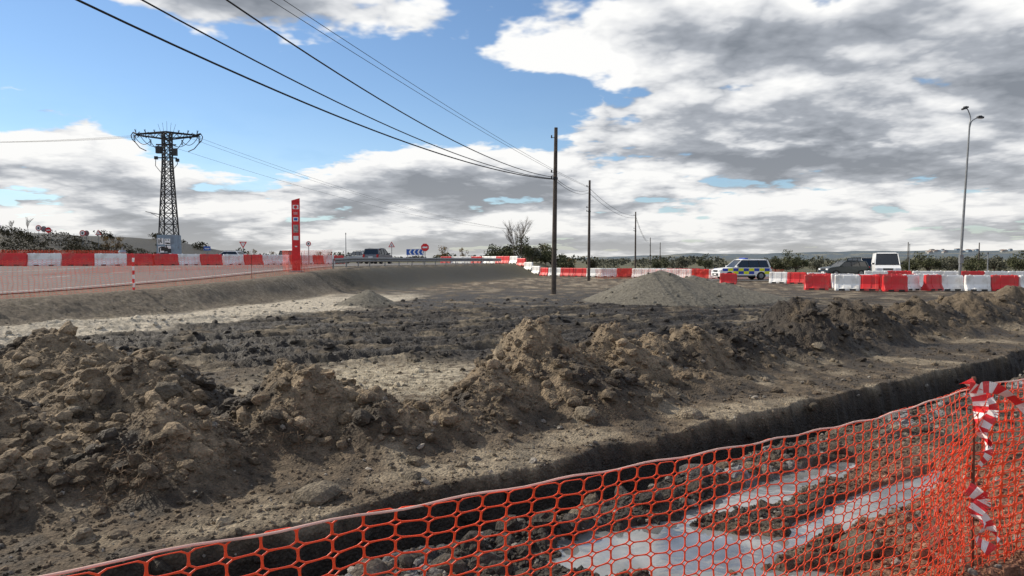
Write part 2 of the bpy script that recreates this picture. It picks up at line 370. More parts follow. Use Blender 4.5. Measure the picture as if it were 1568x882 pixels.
# ---------------------------------------------------------------- water
def pudmat():
    m,nt,b=new_mat('muddy_water'); L=nt.links
    tc=nt.nodes.new('ShaderNodeTexCoord'); n=nt.nodes.new('ShaderNodeTexNoise'); n.inputs['Scale'].default_value=2.2; n.inputs['Detail'].default_value=6
    L.new(tc.outputs['Object'],n.inputs['Vector'])
    r=nt.nodes.new('ShaderNodeValToRGB'); r.color_ramp.elements[0].position=.35; r.color_ramp.elements[1].position=.65
    r.color_ramp.elements[0].color=(.10,.105,.105,1); r.color_ramp.elements[1].color=(.27,.28,.285,1)
    L.new(n.outputs['Fac'],r.inputs['Fac']); L.new(r.outputs['Color'],b.inputs['Base Color'])
    b.inputs['Roughness'].default_value=.02; b.inputs['Specular IOR Level'].default_value=1.0; b.inputs['IOR'].default_value=1.7
    n2=nt.nodes.new('ShaderNodeTexNoise'); n2.inputs['Scale'].default_value=9; L.new(tc.outputs['Object'],n2.inputs['Vector'])
    bp=nt.nodes.new('ShaderNodeBump'); bp.inputs['Strength'].default_value=.06; bp.inputs['Distance'].default_value=.02
    L.new(n2.outputs['Fac'],bp.inputs['Height']); L.new(bp.outputs['Normal'],b.inputs['Normal'])
    return m
w=MB()
w.add([(-.4,3.0,-.012),(2.6,3.0,-.012),(4.6,6.6,-.012),(2.4,6.1,-.012),(.6,4.55,-.012),(-.3,4.0,-.012)],[tuple(range(6))],pudmat()); w.obj('puddle_water')
# ---------------------------------------------------------------- orange mesh fences
def fence(name,pts,H,cw,ch,strand,nh=12,wob=.05,mt=M_ORG,thick=.002,cwf=None,seed=0):
    P=np.array(pts,float); seg=np.hypot(*np.diff(P[:,:2],axis=0).T); cum=np.concatenate([[0],np.cumsum(seg)]); Ltot=cum[-1]
    us=[0.]
    while us[-1]<Ltot: us.append(us[-1]+(cwf(us[-1]) if cwf else cw))
    us=np.array(us); nv=int(round(H/ch))
    Fc=[]
    th=(np.arange(nh)+.5)*2*np.pi/nh
    cx,cy=np.cos(th),np.sin(th); mxx=np.maximum(abs(cx),abs(cy)); ox,oy=cx/mxx,cy/mxx
    p=4.0; k=(abs(cx)**p+abs(cy)**p)**(-1/p); hx,hy=cx*k,cy*k
    U=[];W=[];off=0
    for i in range(len(us)-1):
        w_=us[i+1]-us[i]; uc=(us[i]+us[i+1])/2
        fx=1-strand/w_*1.15; fy=1-strand/ch*.72
        for j in range(nv):
            vc=(j+.5)*ch
            U.append(uc+ox*w_/2);W.append(vc+oy*ch/2);U.append(uc+hx*w_/2*fx);W.append(vc+hy*ch/2*fy)
            for q in range(nh):
                q2=(q+1)%nh; Fc.append((off+q,off+q2,off+nh+q2,off+nh+q))
            off+=2*nh
    U=np.concatenate(U);W=np.concatenate(W); Uc=np.clip(U,0,Ltot)
    X=np.interp(Uc,cum,P[:,0]);Y=np.interp(Uc,cum,P[:,1])
    dx=np.interp(Uc,cum,np.gradient(P[:,0],cum)); dy=np.interp(Uc,cum,np.gradient(P[:,1],cum)); l=np.hypot(dx,dy)
    nx,ny=-dy/l,dx/l
    wb=wob*(pn(U*1.3,W*1.5,seed)*1.6+.6*pn(U*4,W*3,seed+3))
    zz=np.interp(Uc,cum,P[:,2])
    top=np.interp(Uc,cum,P[:,3])
    t=W/H
    zz=zz+t*(top)+.035*pn(U*2.2,W*2.2,seed+7)*np.sin(np.pi*np.clip(t,0,1))*wob/.05
    X=X+nx*wb+ .02*pn(U*3,W*3,seed+9)*wob/.05; Y=Y+ny*wb
    ob=mesh_np(name,np.stack([X,Y,zz],1),np.array(Fc),None,False,mt)
    if thick:
        so=ob.modifiers.new('solid','SOLIDIFY'); so.thickness=thick
    return ob
nf=[(-2.6,.55,.0,1.0),(-.9,1.6,0,1.0),(.1,2.2,0,.985),(1.0,2.75,0,.97),(1.7,3.18,0,.97),(2.5,3.67,0,1.03),(3.6,4.25,0,1.03),(5.2,5.1,0,1.0)]
par=bpy.data.objects.new('orange_mesh_fence',None); scene.collection.objects.link(par)
f1=fence('mesh_netting',nf,1.0,.09,.05,.0060,16,wob=.06,cwf=lambda u:.092 if u<3.0 else (.092-.026*min(1,(u-3.0)/1.4)),seed=1); f1.parent=par
nf2=[(2.0,3.3,.0,.7),(2.25,3.5,0,.8),(2.5,3.70,0,.98),(3.4,4.05,0,.9),(4.6,4.55,0,.85)]
f2=fence('mesh_netting_fold',nf2,1.0,.08,.06,.0050,12,wob=.10,seed=5); f2.parent=par
b=MB()
tp=[]
for k in range(120):
    t=k/119*7; i=min(6,int(t)); fr=t-i; a,c=nf[i],nf[i+1]
    tp.append(Vector((a[0]+(c[0]-a[0])*fr,a[1]+(c[1]-a[1])*fr,(a[2]+a[3])*(1-fr)+(c[2]+c[3])*fr+.004*math.sin(k*1.1))))
b.path(tp,.0042,M_ROPE,6); o=b.obj('top_rope',smooth=True); o.parent=par
b=MB(); b.cyl((2.5,3.69,-.2),(2.47,3.68,1.06),.009,.009,M_RUST,8); b.cyl((2.47,3.68,1.06),(2.47,3.68,1.075),.013,.010,M_RUST,8); o=b.obj('steel_stake'); o.parent=par
def ribbon(mb,pts,w,up,stripe=.11,tw=0):
    P=[Vector(p) for p in pts]
    out=[]
    for a,c in zip(P,P[1:]):
        n=max(2,int((c-a).length/.012))
        for k in range(n): out.append(a.lerp(c,k/n))
    out.append(P[-1])
    for i in range(len(out)-1):
        a,c=out[i],out[i+1]; d=(c-a).normalized()
        def side(k):
            u=Vector(up); u=(u-d*u.dot(d)); 
            if u.length<.05: u=d.orthogonal()
            u.normalize()
            return Matrix.Rotation(tw*k/len(out)+.5*math.sin(k*.13),3,d)@u*w/2
        s0,s1=side(i),side(i+1)
        mt=M_TR if int(i*.012/stripe)%2==0 else M_TW
        mb.add([a-s0,a+s0,c+s1,c-s1],[(0,1,2,3)],mt)
def curvepts(ctrl,n=30):
    C=[Vector(c) for c in ctrl]; C=[C[0]*2-C[1]]+C+[C[-1]*2-C[-2]]; out=[]
    for i in range(1,len(C)-2):
        for k in range(n):
            t=k/n; p0,p1,p2,p3=C[i-1:i+3]
            out.append(.5*((2*p1)+(-p0+p2)*t+(2*p0-5*p1+4*p2-p3)*t*t+(-p0+3*p1-3*p2+p3)*t**3))
    out.append(C[-2]); return out
t=MB()
ribbon(t,curvepts([(2.33,3.5,1.05),(2.42,3.58,1.03),(2.52,3.62,1.03),(2.63,3.63,.98),(2.75,3.6,.88),(2.9,3.6,.82)],10),.06,(0,0,1),.09,1.0)
ribbon(t,curvepts([(2.36,3.58,1.07),(2.45,3.63,1.01),(2.47,3.62,.93),(2.44,3.6,.84),(2.50,3.6,.76),(2.49,3.62,.68)],10),.07,(1,0,0),.08,2.6)
ribbon(t,curvepts([(2.50,3.64,.99),(2.53,3.62,.90),(2.47,3.61,.80),(2.51,3.6,.70),(2.46,3.6,.62)],10),.06,(1,.3,0),.07,3.4)
ribbon(t,curvepts([(2.40,3.6,.50),(2.47,3.58,.44),(2.44,3.6,.36),(2.5,3.6,.30),(2.47,3.62,.22),(2.54,3.6,.16)],10),.07,(1,0,0),.07,3.5)
ribbon(t,curvepts([(2.50,3.6,.48),(2.46,3.62,.40),(2.52,3.6,.30),(2.56,3.58,.22)],10),.05,(1,.4,0),.07,2.5)
t.obj('barrier_tape')
pf=[]
for yy in np.arange(10,37.5,1.0):
    xx=float(np.interp(yy,EY,EX))-.25; pf.append((xx,yy,Z(xx,yy)-.03,.95-.3*abs(math.sin((yy-23)*.42))))
rf=bpy.data.objects.new('orange_mesh_fence',None); scene.collection.objects.link(rf)
o=fence('mesh_netting',pf,1.0,.14,.085,.015,8,wob=.10,thick=0,seed=11); o.parent=rf
for yy in (12.,17.,23.,30.,36.):
    xx=float(np.interp(yy,EY,EX))-.28; b=MB(); z0=Z(xx,yy)
    if yy==23.:
        for k in range(9): b.cyl((xx,yy,z0+k*.14-.05),(xx+.01*math.sin(k*2),yy,z0+(k+1)*.14-.05),.035,.04,(M_TR,M_TW)[k%2],8)
    else: b.cyl((xx,yy,z0-.2),(xx,yy,z0+1.05),.012,.012,M_RUST,6)
    o=b.obj('steel_stake'); o.parent=rf
def fpath(pts,h): 
    return [(x_,y_,Z(x_,y_)-.02,h) for x_,y_ in pts]
fence('orange_mesh_fence',fpath([(-12.6,38),(-12.0,37.2),(-11.2,37.6),(-11.0,39.5),(-10.9,42)],1.15),1.1,.13,.075,.024,8,wob=.1,thick=0,seed=15)
fence('orange_mesh_fence',fpath([(-52,50),(-46,54),(-40,58),(-34,60)],1.3),1.3,.2,.1,.04,8,wob=.2,thick=0,seed=19)
fence('orange_mesh_fence',fpath([(7.5,62),(13,63),(19,60),(24,61)],.9),.9,.2,.1,.03,8,wob=.2,thick=0,seed=21)
fence('orange_mesh_fence',fpath([(-30,27),(-24,31),(-20,36),(-16,42),(-12.5,47)],.8),.9,.2,.1,.018,8,wob=.15,thick=0,seed=23)
# ---------------------------------------------------------------- roads
rs=MB()
ys=list(np.arange(8,95,1.5))
row=[]
for yy in ys:
    e=float(np.interp(yy,EY,EX))
    row.append([(e-o_,yy,float(road_z(np.array(yy-0.0)))+.03) for o_ in (2.2,8,14,22,34)])
vs=[p for r_ in row for p in r_]
rs.add(vs,[(i*5+j,i*5+j+1,(i+1)*5+j+1,(i+1)*5+j) for i in range(len(ys)-1) for j in range(4)],M_ASPH)
rs.obj('road')
ln=MB()
for o_ in(2.9,9.5,16):
    for i in range(len(ys)-1):
        if o_==9.5 and i%3: continue
        a=float(np.interp(ys[i],EY,EX))-o_; c=float(np.interp(ys[i+1],EY,EX))-o_
        z0=float(road_z(np.array(ys[i])))+.036; z1=float(road_z(np.array(ys[i+1])))+.036
        ln.add([(a,ys[i],z0),(a-.15,ys[i],z0),(c-.15,ys[i+1],z1),(c,ys[i+1],z1)],[(0,1,2,3)],M_PAINT)
ln.obj('road_markings')
r2=MB(); r2.add([(14,56,.05),(60,44,.05),(140,44,.05),(140,86,.05),(10,86,.05)],[(0,1,2,3,4)],M_ASPH); r2.obj('road')
r3=MB(); r3.add([(16,60,.056),(60,50,.056),(60,50.2,.056),(16,60.2,.056)],[(0,1,2,3)],M_PAINT); r3.obj('road_markings')
# ---------------------------------------------------------------- plastic barriers
def barrier_mesh(mt,L,H):
    b=MB(); w=.24
    prof=[(-w,0),(-w,.12*H),(-w*.85,.2*H),(-w*.45,.42*H),(-w*.38,.93*H),(-w*.25,H),(w*.25,H),(w*.38,.93*H),(w*.45,.42*H),(w*.85,.2*H),(w,.12*H),(w,0)]
    n=len(prof); xs=[-L/2,-L/2+.04,-L*.36,-L*.35,-L*.17,-L*.16,L*.16,L*.17,L*.35,L*.36,L/2-.04,L/2]
    ins=[.8,1,1,.82,.82,1,1,.82,.82,1,1,.8]
    vs=[];fs=[]
    for x_,k in zip(xs,ins):
        for i,(a,z_) in enumerate(prof):
            vs.append((x_,a*(k if 2<=i<=9 or abs(x_)>L*.45 else 1),z_*(1 if abs(x_)<L*.49 else .97)))
    for i in range(len(xs)-1):
        for j in range(n): fs.append((i*n+j,i*n+(j+1)%n,(i+1)*n+(j+1)%n,(i+1)*n+j))
    fs+=[tuple(range(n)),tuple(range((len(xs)-1)*n+n-1,(len(xs)-1)*n-1,-1))]
    b.add(vs,fs,mt)
    for sx in(-.3,.3): b.cyl((sx*L,0,H*.98),(sx*L,0,H*1.03),.06,.05,mt,8)
    for sx in(-.22,.22): b.box((sx*L,0,.05),(.3,w*2.02,.09),M_BLK)  # black boxes stand in for the shade inside the forklift openings
    b.cyl((L/2+.01,0,.1*H),(L/2+.01,0,.9*H),.045,.045,mt,8)
    o=b.obj('tmp'); me=o.data; bpy.data.objects.remove(o); return me
BM={}
def barriers(pts,cols,L=2.0,H=.85,jit=.04,zf=None):
    key=(L,H)
    if key not in BM: BM[key]=(barrier_mesh(M_RED,L-.03,H),barrier_mesh(M_WHT,L-.03,H))
    P=[Vector(p) for p in pts]; k=0
    tot=sum((c-a).length for a,c in zip(P,P[1:]))
    def at(s):
        for a,c in zip(P,P[1:]):
            l=(c-a).length
            if s<=l: return a.lerp(c,s/l)
            s-=l
        return P[-1]
    s=0
    while s+L<=tot:
        a,c=at(s),at(s+L); mid=(a+c)/2; dr=math.atan2(c.y-a.y,c.x-a.x)
        ch=cols[k%len(cols)]
        if ch!='_':
            ob=bpy.data.objects.new('plastic_barrier',BM[key][0 if ch=='r' else 1]); scene.collection.objects.link(ob)
            ob.location=(mid.x+random.uniform(-1,1)*jit,mid.y+random.uniform(-1,1)*jit*3,(zf if zf is not None else Z(mid.x,mid.y)+.03)); ob.rotation_euler=(0,0,dr+random.uniform(-jit,jit)*1.5)
        s+=L;k+=1
barriers([(-37,46),(-28,50),(-22,60),(-18,74)],'wrwrwrrwrwrwwrwr',2.0,.88)
barriers([(-9,88),(-3,84),(4,72),(9,68),(14,67),(19,67)],'rwwrwwrrwrwwrwr',1.6,.85)
barriers([(11.5,66),(16.5,62),(19,61)],'wwwwrwwrww',1.5,.85)
barriers([(14.2,47.2),(16.2,46.6)],'rr',1.1,.75)
barriers([(18.6,50),(20.5,48.6),(23,48)],'wrwwrw',1.25,.8)
barriers([(16.4,38.5),(18.5,38),(20.5,37),(24,38),(27.4,37),(34,39)],'rwrrwrwwrwwrrw',1.25,.85,.12)
barriers([(17.5,41),(26,40)],'rwwrrwr',1.25,.85,.12)
barriers([(27,53),(33,51),(60,47)],'wrwwrw',1.6,.85)
# ---------------------------------------------------------------- guard rail
g=MB()
gp=[]
for k in range(34):
    t_=k/33; yy=42+t_*34; xx=float(np.interp(yy,EY,EX))-.9; gp.append((xx,yy,Z(xx,yy)-.12))
for (a,c) in zip(gp,gp[1:]):
    pr=[(.0,.42),(.05,.47),(.05,.53),(.0,.58),(.05,.63),(.05,.69),(.0,.74)]
    vs=[(a[0]+p[0],a[1],a[2]+p[1]) for p in pr]+[(c[0]+p[0],c[1],c[2]+p[1]) for p in pr]
    g.add(vs,[(i,i+1,i+8,i+7) for i in range(6)],M_STEEL)
for k in range(0,34,2):
    a=gp[k]; g.box((a[0]-.06,a[1],a[2]+.33),(.06,.12,.75),M_STEEL)
g.obj('guard_rail')
# ---------------------------------------------------------------- wooden poles and wires
def wpole(x_,y_,h,r,lean=0,arms=True):
    b=MB()
    n=8; 
    for k in range(n):
        a,c=k/n,(k+1)/n
        b.cyl((lean*a,0,-.3+(h+.3)*a),(lean*c,0,-.3+(h+.3)*c),r*(1-.35*a),r*(1-.35*c),M_WOOD,10,k==n-1)
    if arms:
        for zz in(h-2.5,h-2.2,h-.5): 
            b.cyl((lean,-.05,zz),(lean-.22,-.05,zz),.015,.015,M_DSTEEL,6); b.cyl((lean-.22,-.05,zz-.02),(lean-.22,-.05,zz+.12),.04,.03,M_DSTEEL,8)
        b.cyl((lean*.8,0,h-2.55),(lean*.8,0,h-2.45),r*.9,r*.9,M_DSTEEL,10)
    return b.obj('utility_pole',(x_,y_,0),0,smooth=False)
wpole(2.08,34.6,8.25,.135,.1); wpole(6.2,56,8.1,.13,.05); wpole(16.2,91,8.0,.13); wpole(41.5,208,8.4,.16); wpole(62,290,9,.2)
wpole(60,105,4.4,.09,0,False); wpole(62,92,4,.09,0,False)
def wires(name,lst):
    par=bpy.data.objects.new(name,None); scene.collection.objects.link(par)
    for i,(p0,p1,sag,r,mt) in enumerate(lst):
        b=MB(); p0=Vector(p0);p1=Vector(p1); n=40; pts=[]
        for k in range(n+1):
            t_=k/n; p=p0.lerp(p1,t_); p.z-=sag*4*t_*(1-t_); pts.append(p)
        b.path(pts,r,mt,6); o=b.obj('wire_%d'%(i+1),smooth=True); o.parent=par
def ext(p,q,Y):
    t_=(Y-p[1])/(q[1]-p[1]); return (p[0]+(q[0]-p[0])*t_,Y)
W=[]
for (xt,zt,off) in((-7.35,5.7,0.0),(-6.35,5.75,-.15),(-4.98,5.8,.05)):
    e=ext((2.1+off,34.6),(xt,11.6),-2.0)
    zE=zt-.45+.0045*(27)**2; L_=36.6; sag=.0045*L_*L_/4
    W.append(((2.1+off,34.6,zt),(e[0],e[1],zE),sag,.022 if off==0 else .016,M_WIRE))
for (u,off) in((-.348,0),(-.329,.15)):
    e=ext((6.2+off,56,),(u*16,16),0)
    W.append(((6.2+off,56,7.5),(e[0],e[1],8.4),.6,.008,M_WIRE))
W+=[((2.1,34.6,5.7),(6.2,56,7.1),.35,.012,M_WIRE),((2.0,34.6,5.9),(6.1,56,7.3),.35,.012,M_WIRE),
    ((6.2,56,7.5),(16.2,91,7.5),.6,.014,M_WIRE),((6.2,56,7.1),(16.2,91,7.2),.6,.014,M_WIRE),
    ((16.2,91,7.5),(41.5,208,7.9),1.6,.02,M_WIRE),((16.2,91,7.2),(41.5,208,7.6),1.6,.02,M_WIRE)]
wires('overhead_wires',W)
# ---------------------------------------------------------------- lattice pylon
def pylon():
    b=MB(); D=70
    def leg(z_): return .85-(.85-.36)*min(1,z_/10.5)
    def pt(i,z_): a=leg(z_); return Vector(((-a,a,a,-a)[i],(-a,-a,a,a)[i],z_))
    lv=[0,1.5,2.9,4.1,5.2,6.2,7.1,7.9,8.7,9.4,10.1,10.8,11.5,12.2,12.8,13.3]
    for z0,z1 in zip(lv,lv[1:]):
        for i in range(4):
            b.cyl(pt(i,z0),pt(i,z1),.075,.075,M_DSTEEL,5)
            j=(i+1)%4
            b.cyl(pt(i,z0),pt(j,z1),.042,.042,M_DSTEEL,4); b.cyl(pt(j,z0),pt(i,z1),.042,.042,M_DSTEEL,4)
            b.cyl(pt(i,z1),pt(j,z1),.04,.04,M_DSTEEL,4)
    for yy in(-.36,.36):
        for s in(-1,1):
            b.cyl((0,yy,13.3),(s*2.9,yy*.4,13.05),.07,.06,M_DSTEEL,5)
            b.cyl((0,yy,12.6),(s*2.9,yy*.4,12.95),.06,.06,M_DSTEEL,5)
            for k in range(6):
                x0=s*(.4+k*.42);x1=x0+s*.42
                b.cyl((x0,yy*.8,13.25 if k%2 else 12.7),(x1,yy*.8,12.75 if k%2 else 13.2),.03,.03,M_DSTEEL,4)
    for s in(-1,1):
        tip=Vector((s*3.2,0,13.2))
        b.cyl((s*2.8,-.3,13.0),tip,.08,.08,M_DSTEEL,6); b.cyl((s*2.8,.3,13.0),tip,.08,.08,M_DSTEEL,6)
        b.path([(s*3.2,0,13.25),(s*3.42,0,12.9),(s*3.3,0,12.5),(s*3.0,0,12.2),(s*2.6,0,11.7),(s*2.0,0,11.4)],.045,M_DSTEEL,6)
        for k,xx in enumerate((1.1,2.0,2.9)):
            b.cyl((s*xx,-.1,13.1),(s*xx,-.1,13.55),.02,.015,M_DSTEEL,4); b.cyl((s*xx,-.1,13.2),(s*(xx+.12),-.1,13.5),.05,.04,M_DSTEEL,6)
        for (xa,za,xb,zb_,dp) in((3.1,13.0,1.5,12.4,1.1),(2.5,12.9,.6,12.0,.9),(1.7,12.7,.4,11.2,.5)):
            pts=[]
            for k in range(13):
                t_=k/12; pts.append((s*(xa+(xb-xa)*t_),-.2,za+(zb_-za)*t_-dp*4*t_*(1-t_)*.6))
            b.path(pts,.03,M_DSTEEL,5)
        for k in range(5): b.cyl((s*3.1,0,12.95-.14*k),(s*3.1,0,12.88-.14*k),.10,.10,M_DSTEEL,8)
        for k in range(4): b.cyl((s*1.5,-.2,12.5-.14*k),(s*1.5,-.2,12.43-.14*k),.09,.09,M_DSTEEL,8)
    for k in range(-2,3): b.cyl((k*.3,0,13.3),(k*.42,0,14.4-.15*abs(k)),.018,.012,M_DSTEEL,4)
    for sx,zc in((-.75,11.5),(.75,11.3)):
        b.box((sx,-.2,zc),(.5,.35,.7),M_DSTEEL); b.box((sx*1.35,-.2,zc-.8),(.3,.25,.3),M_DSTEEL)
    b.box((0,-.3,12.0),(1.9,.12,.12),M_DSTEEL); b.box((0,-.3,10.7),(2.0,.1,.1),M_DSTEEL)
    b.path([(-1.0,-.3,10.7),(-1.05,-.3,9.9),(-.5,-.3,9.2)],.03,M_DSTEEL,5); b.path([(1.0,-.3,10.7),(1.05,-.3,10.1),(.5,-.3,9.4)],.03,M_DSTEEL,5)
    b.cyl((-.6,0,5.0),(-2.2,0,5.35),.04,.03,M_DSTEEL,5); b.cyl((-.6,0,4.6),(-1.7,0,5.22),.025,.025,M_DSTEEL,4)
    b.box((0,0,1.5),(1.84,1.84,3.0),M_PYL,taper=.93); b.box((.0,0,-.2),(2.2,2.2,.6),M_CONC)
    R_=random.Random(5)
    for (cx,cz) in((-.45,2.35),(.2,2.3),(-.4,1.55),(.25,1.6),(-.3,.8),(.3,.85)):
        yy=-.925+.016*cz*1.33
        b.box((cx-.05,yy-.022,cz),(.55,.01,.62),M_SW); 
        for k in range(4):
            b.box((cx-.05+R_.uniform(-.18,.18),yy-.032-.003*k,cz+R_.uniform(-.2,.2)),(R_.choice((.1,.34)),.008,R_.choice((.1,.42))),M_BLK)
    return b.obj('electricity_pylon',(PX(260,D),D,1.2),.12)
pylon()
xp,yp=PX(260,70),70
WW=[]
for dx,tx in((-3.1,-120),(-1.5,-118),(0,-116)):
    WW.append(((xp+dx,yp,14.2),(tx,100,22.5),2.0,.014,M_WIRE2))
for dx,dz in((3.1,14.0),(1.8,14.1),(0,13.2)):
    WW.append(((xp+dx,yp,dz),(PX(790+dx*6,150),150,PZ(352,150)-dx*.1),1.6,.014,M_WIRE2))
wires('overhead_wires',WW)
# ---------------------------------------------------------------- totem
b=MB(); x0,y0=PX(454,37.2),37.2; z0=1.02
b.box((0,0,1.9),(.42,.22,3.8),M_SR); b.box((0,0,.05),(.7,.5,.12),M_CONC)
b.prof([(-.21,3.75),(.21,3.75),(.21,3.98),(-.21,3.85)],-.11,.11,M_SR)
b.box((0,-.115,3.5),(.3,.01,.22),M_SW); b.cyl((0,-.12,3.5),(0,-.13,3.5),.09,.09,M_SR,16)
b.box((.0,-.115,2.85),(.26,.01,.22),M_SW); b.box((0,-.123,2.85),(.17,.008,.13),M_BLUE)
b.box((0,-.115,2.35),(.26,.01,.42),mat('poster',(.30,.27,.25),.5,var=.6,scale=12)); b.box((0,-.115,1.85),(.26,.01,.22),M_SW)
for k in range(4): b.box((0,-.115,3.22-.035*k),(.22,.008,.012),M_SW)
b.box((0,-.115,1.4),(.12,.01,.06),M_SW)
b.obj('bus_stop_totem',(x0,y0,z0),.25,bevel=.012)
# ---------------------------------------------------------------- street lamp
def lamp(x_,y_,h,lean):
    b=MB()
    b.cyl((0,0,0),(0,0,.5),.12,.11,M_STEEL,12); b.box((0,0,.02),(.4,.4,.05),M_STEEL)
    n=10
    for k in range(n):
        a,c=k/n,(k+1)/n
        b.cyl((lean*a,0,.4+(h-.9)*a),(lean*c,0,.4+(h-.9)*c),.085-.04*a,.085-.04*c,M_STEEL,12,False)
    T=Vector((lean,0,h-.5))
    pa=curvepts([T+Vector((0,0,-.6)),T,T+Vector((.04,0,.35)),T+Vector((-.1,0,.75)),T+Vector((-.2,0,.9))],6); b.path(pa,.03,M_STEEL,8)
    pc=curvepts([T+Vector((0,0,-.3)),T+Vector((.1,0,.1)),T+Vector((.32,0,.28)),T+Vector((.5,0,.34))],6); b.path(pc,.03,M_STEEL,8)
    for c,tl in((T+Vector((-.30,0,.90)),-.35),(T+Vector((.62,0,.36)),.1)):
        M_=Matrix.Rotation(tl,3,'Y')
        b.box(c,(.34,.2,.10),M_DSTEEL,M_); b.box(c+Vector((0,0,.07)),(.26,.15,.06),M_DSTEEL,M_,.6); b.box(c-Vector((0,0,.06)),(.22,.14,.02),M_LAMPW,M_)
        b.cyl(c+Vector((0,0,-.05)),c+Vector((0,0,.1)),.13,.09,M_DSTEEL,12)
    b.box((.0,-.12,1.75),(.22,.16,.5),M_STEEL)
    return b.obj('street_lamp',(x_,y_,0),0,smooth=False)
lamp(PX(1469,41.5),41.5,10.3,.38)
def post_sign(name,px,D,ztop,kind,size=.4,r=.035,yaw=0):
    b=MB(); xx=PX(px,D); z0=Z(xx,D)
    zc=ztop-z0
    b.cyl((0,.03,-.1),(0,.03,zc+size*.6),r,r,M_STEEL,8)
    def ngon(n,rad,y,mt,rot=0):
        vs=[(rad*math.sin(2*math.pi*k/n+rot),y,zc+rad*math.cos(2*math.pi*k/n+rot)) for k in range(n)]
        vs+=[(v[0],y+.015,v[2]) for v in vs]
        b.add(vs,[tuple(range(n)),tuple(range(2*n-1,n-1,-1))]+[(i,(i+1)%n,n+(i+1)%n,n+i) for i in range(n)],mt)
    if kind=='stop': ngon(8,size*1.05,-.02,M_SW,math.pi/8);ngon(8,size,-.04,M_SR,math.pi/8);b.box((0,-.05,zc),(size*1.2,.012,size*.38),M_SW)
    if kind=='round': ngon(20,size,-.02,M_SR);ngon(20,size*.74,-.04,M_SW);b.box((0,-.05,zc),(size*.5,.01,size*.6),M_BLK)
    if kind=='noentry': ngon(20,size,-.02,M_SR);b.box((0,-.03,zc),(size*1.3,.01,size*.3),M_SW)
    if kind=='back': ngon(20,size,-.02,M_STEEL)
    if kind=='tri': ngon(3,size*1.2,-.02,M_SR);ngon(3,size*.8,-.04,M_SW);b.box((0,-.05,zc),(size*.14,.01,size*.5),M_BLK)
    if kind=='yield': ngon(3,size*1.2,-.02,M_SR,math.pi);ngon(3,size*.75,-.04,M_SW,math.pi)
    if kind=='blue': b.box((0,-.03,zc),(size*2.2,.02,size*1.3),M_BLUE);b.box((0,-.045,zc),(size*1.6,.01,size*.15),M_SW);b.box((0,-.045,zc-.2*size),(size*1.2,.01,size*.12),M_SW)
    return b.obj(name,(xx,D,z0),yaw)
post_sign('stop_sign',651,72,3.0,'stop',.42)
post_sign('yield_sign',373,74,3.4,'yield',.4); post_sign('traffic_sign',600,76,3.3,'tri',.35)
post_sign('traffic_sign',61,98,6.2,'round',.42);post_sign('traffic_sign',69,99,6.1,'back',.42);post_sign('traffic_sign',76,98,5.9,'noentry',.42)
post_sign('traffic_sign',128,96,5.4,'round',.42);post_sign('traffic_sign',134,96.5,5.4,'back',.4);post_sign('traffic_sign',152,96,5.4,'tri',.42)
post_sign('traffic_sign',318,78,3.0,'blue',.35)
post_sign('traffic_sign',473,60,3.1,'round',.22)
b=MB(); D=73; 
for sx in(-.8,.8): b.cyl((sx,.05,-1.6),(sx,.05,.3),.035,.035,M_STEEL,8)
b.box((0,0,0),(1.85,.03,.6),M_BLUE)
for k in range(4):
    c=-.68+k*.45
    for s in(1,-1):
        b.add([(c+.0,-.02,0),(c+.16,-.02,0),(c+.32,-.02,s*.27),(c+.16,-.02,s*.27)],[(0,1,2,3)],M_SW)
b.obj('chevron_board',(PX(636,D),D,PZ(386,D)))
def slim(px,D,h,head=True):
    b=MB(); xx=PX(px,D); z0=Z(xx,D)
    b.cyl((0,0,0),(0,0,h),.06,.035,M_STEEL,8); b.box((0,0,.02),(.3,.3,.06),M_CONC)
    if head: b.cyl((0,0,h),(.35,0,h+.12),.025,.025,M_STEEL,6); b.box((.5,0,h+.13),(.35,.14,.07),M_DSTEEL)
    else: b.cyl((0,0,h),(0,0,h+.18),.07,.03,M_DSTEEL,8)
    b.obj('lamp_post',(xx,D,z0))
slim(530,80,3.4,False); slim(1392,90,3.6,False); slim(1512,60,2.2,False)
b=MB(); b.cyl((0,0,0),(0,0,1.0),.28,.25,M_CONC,12); b.cyl((0,0,1.0),(0,0,1.15),.3,.22,M_PYL,12); b.cyl((0,0,1.15),(0,0,1.35),.08,.05,M_STEEL,8)
b.obj('concrete_bollard',(PX(188,52),52,1.27))
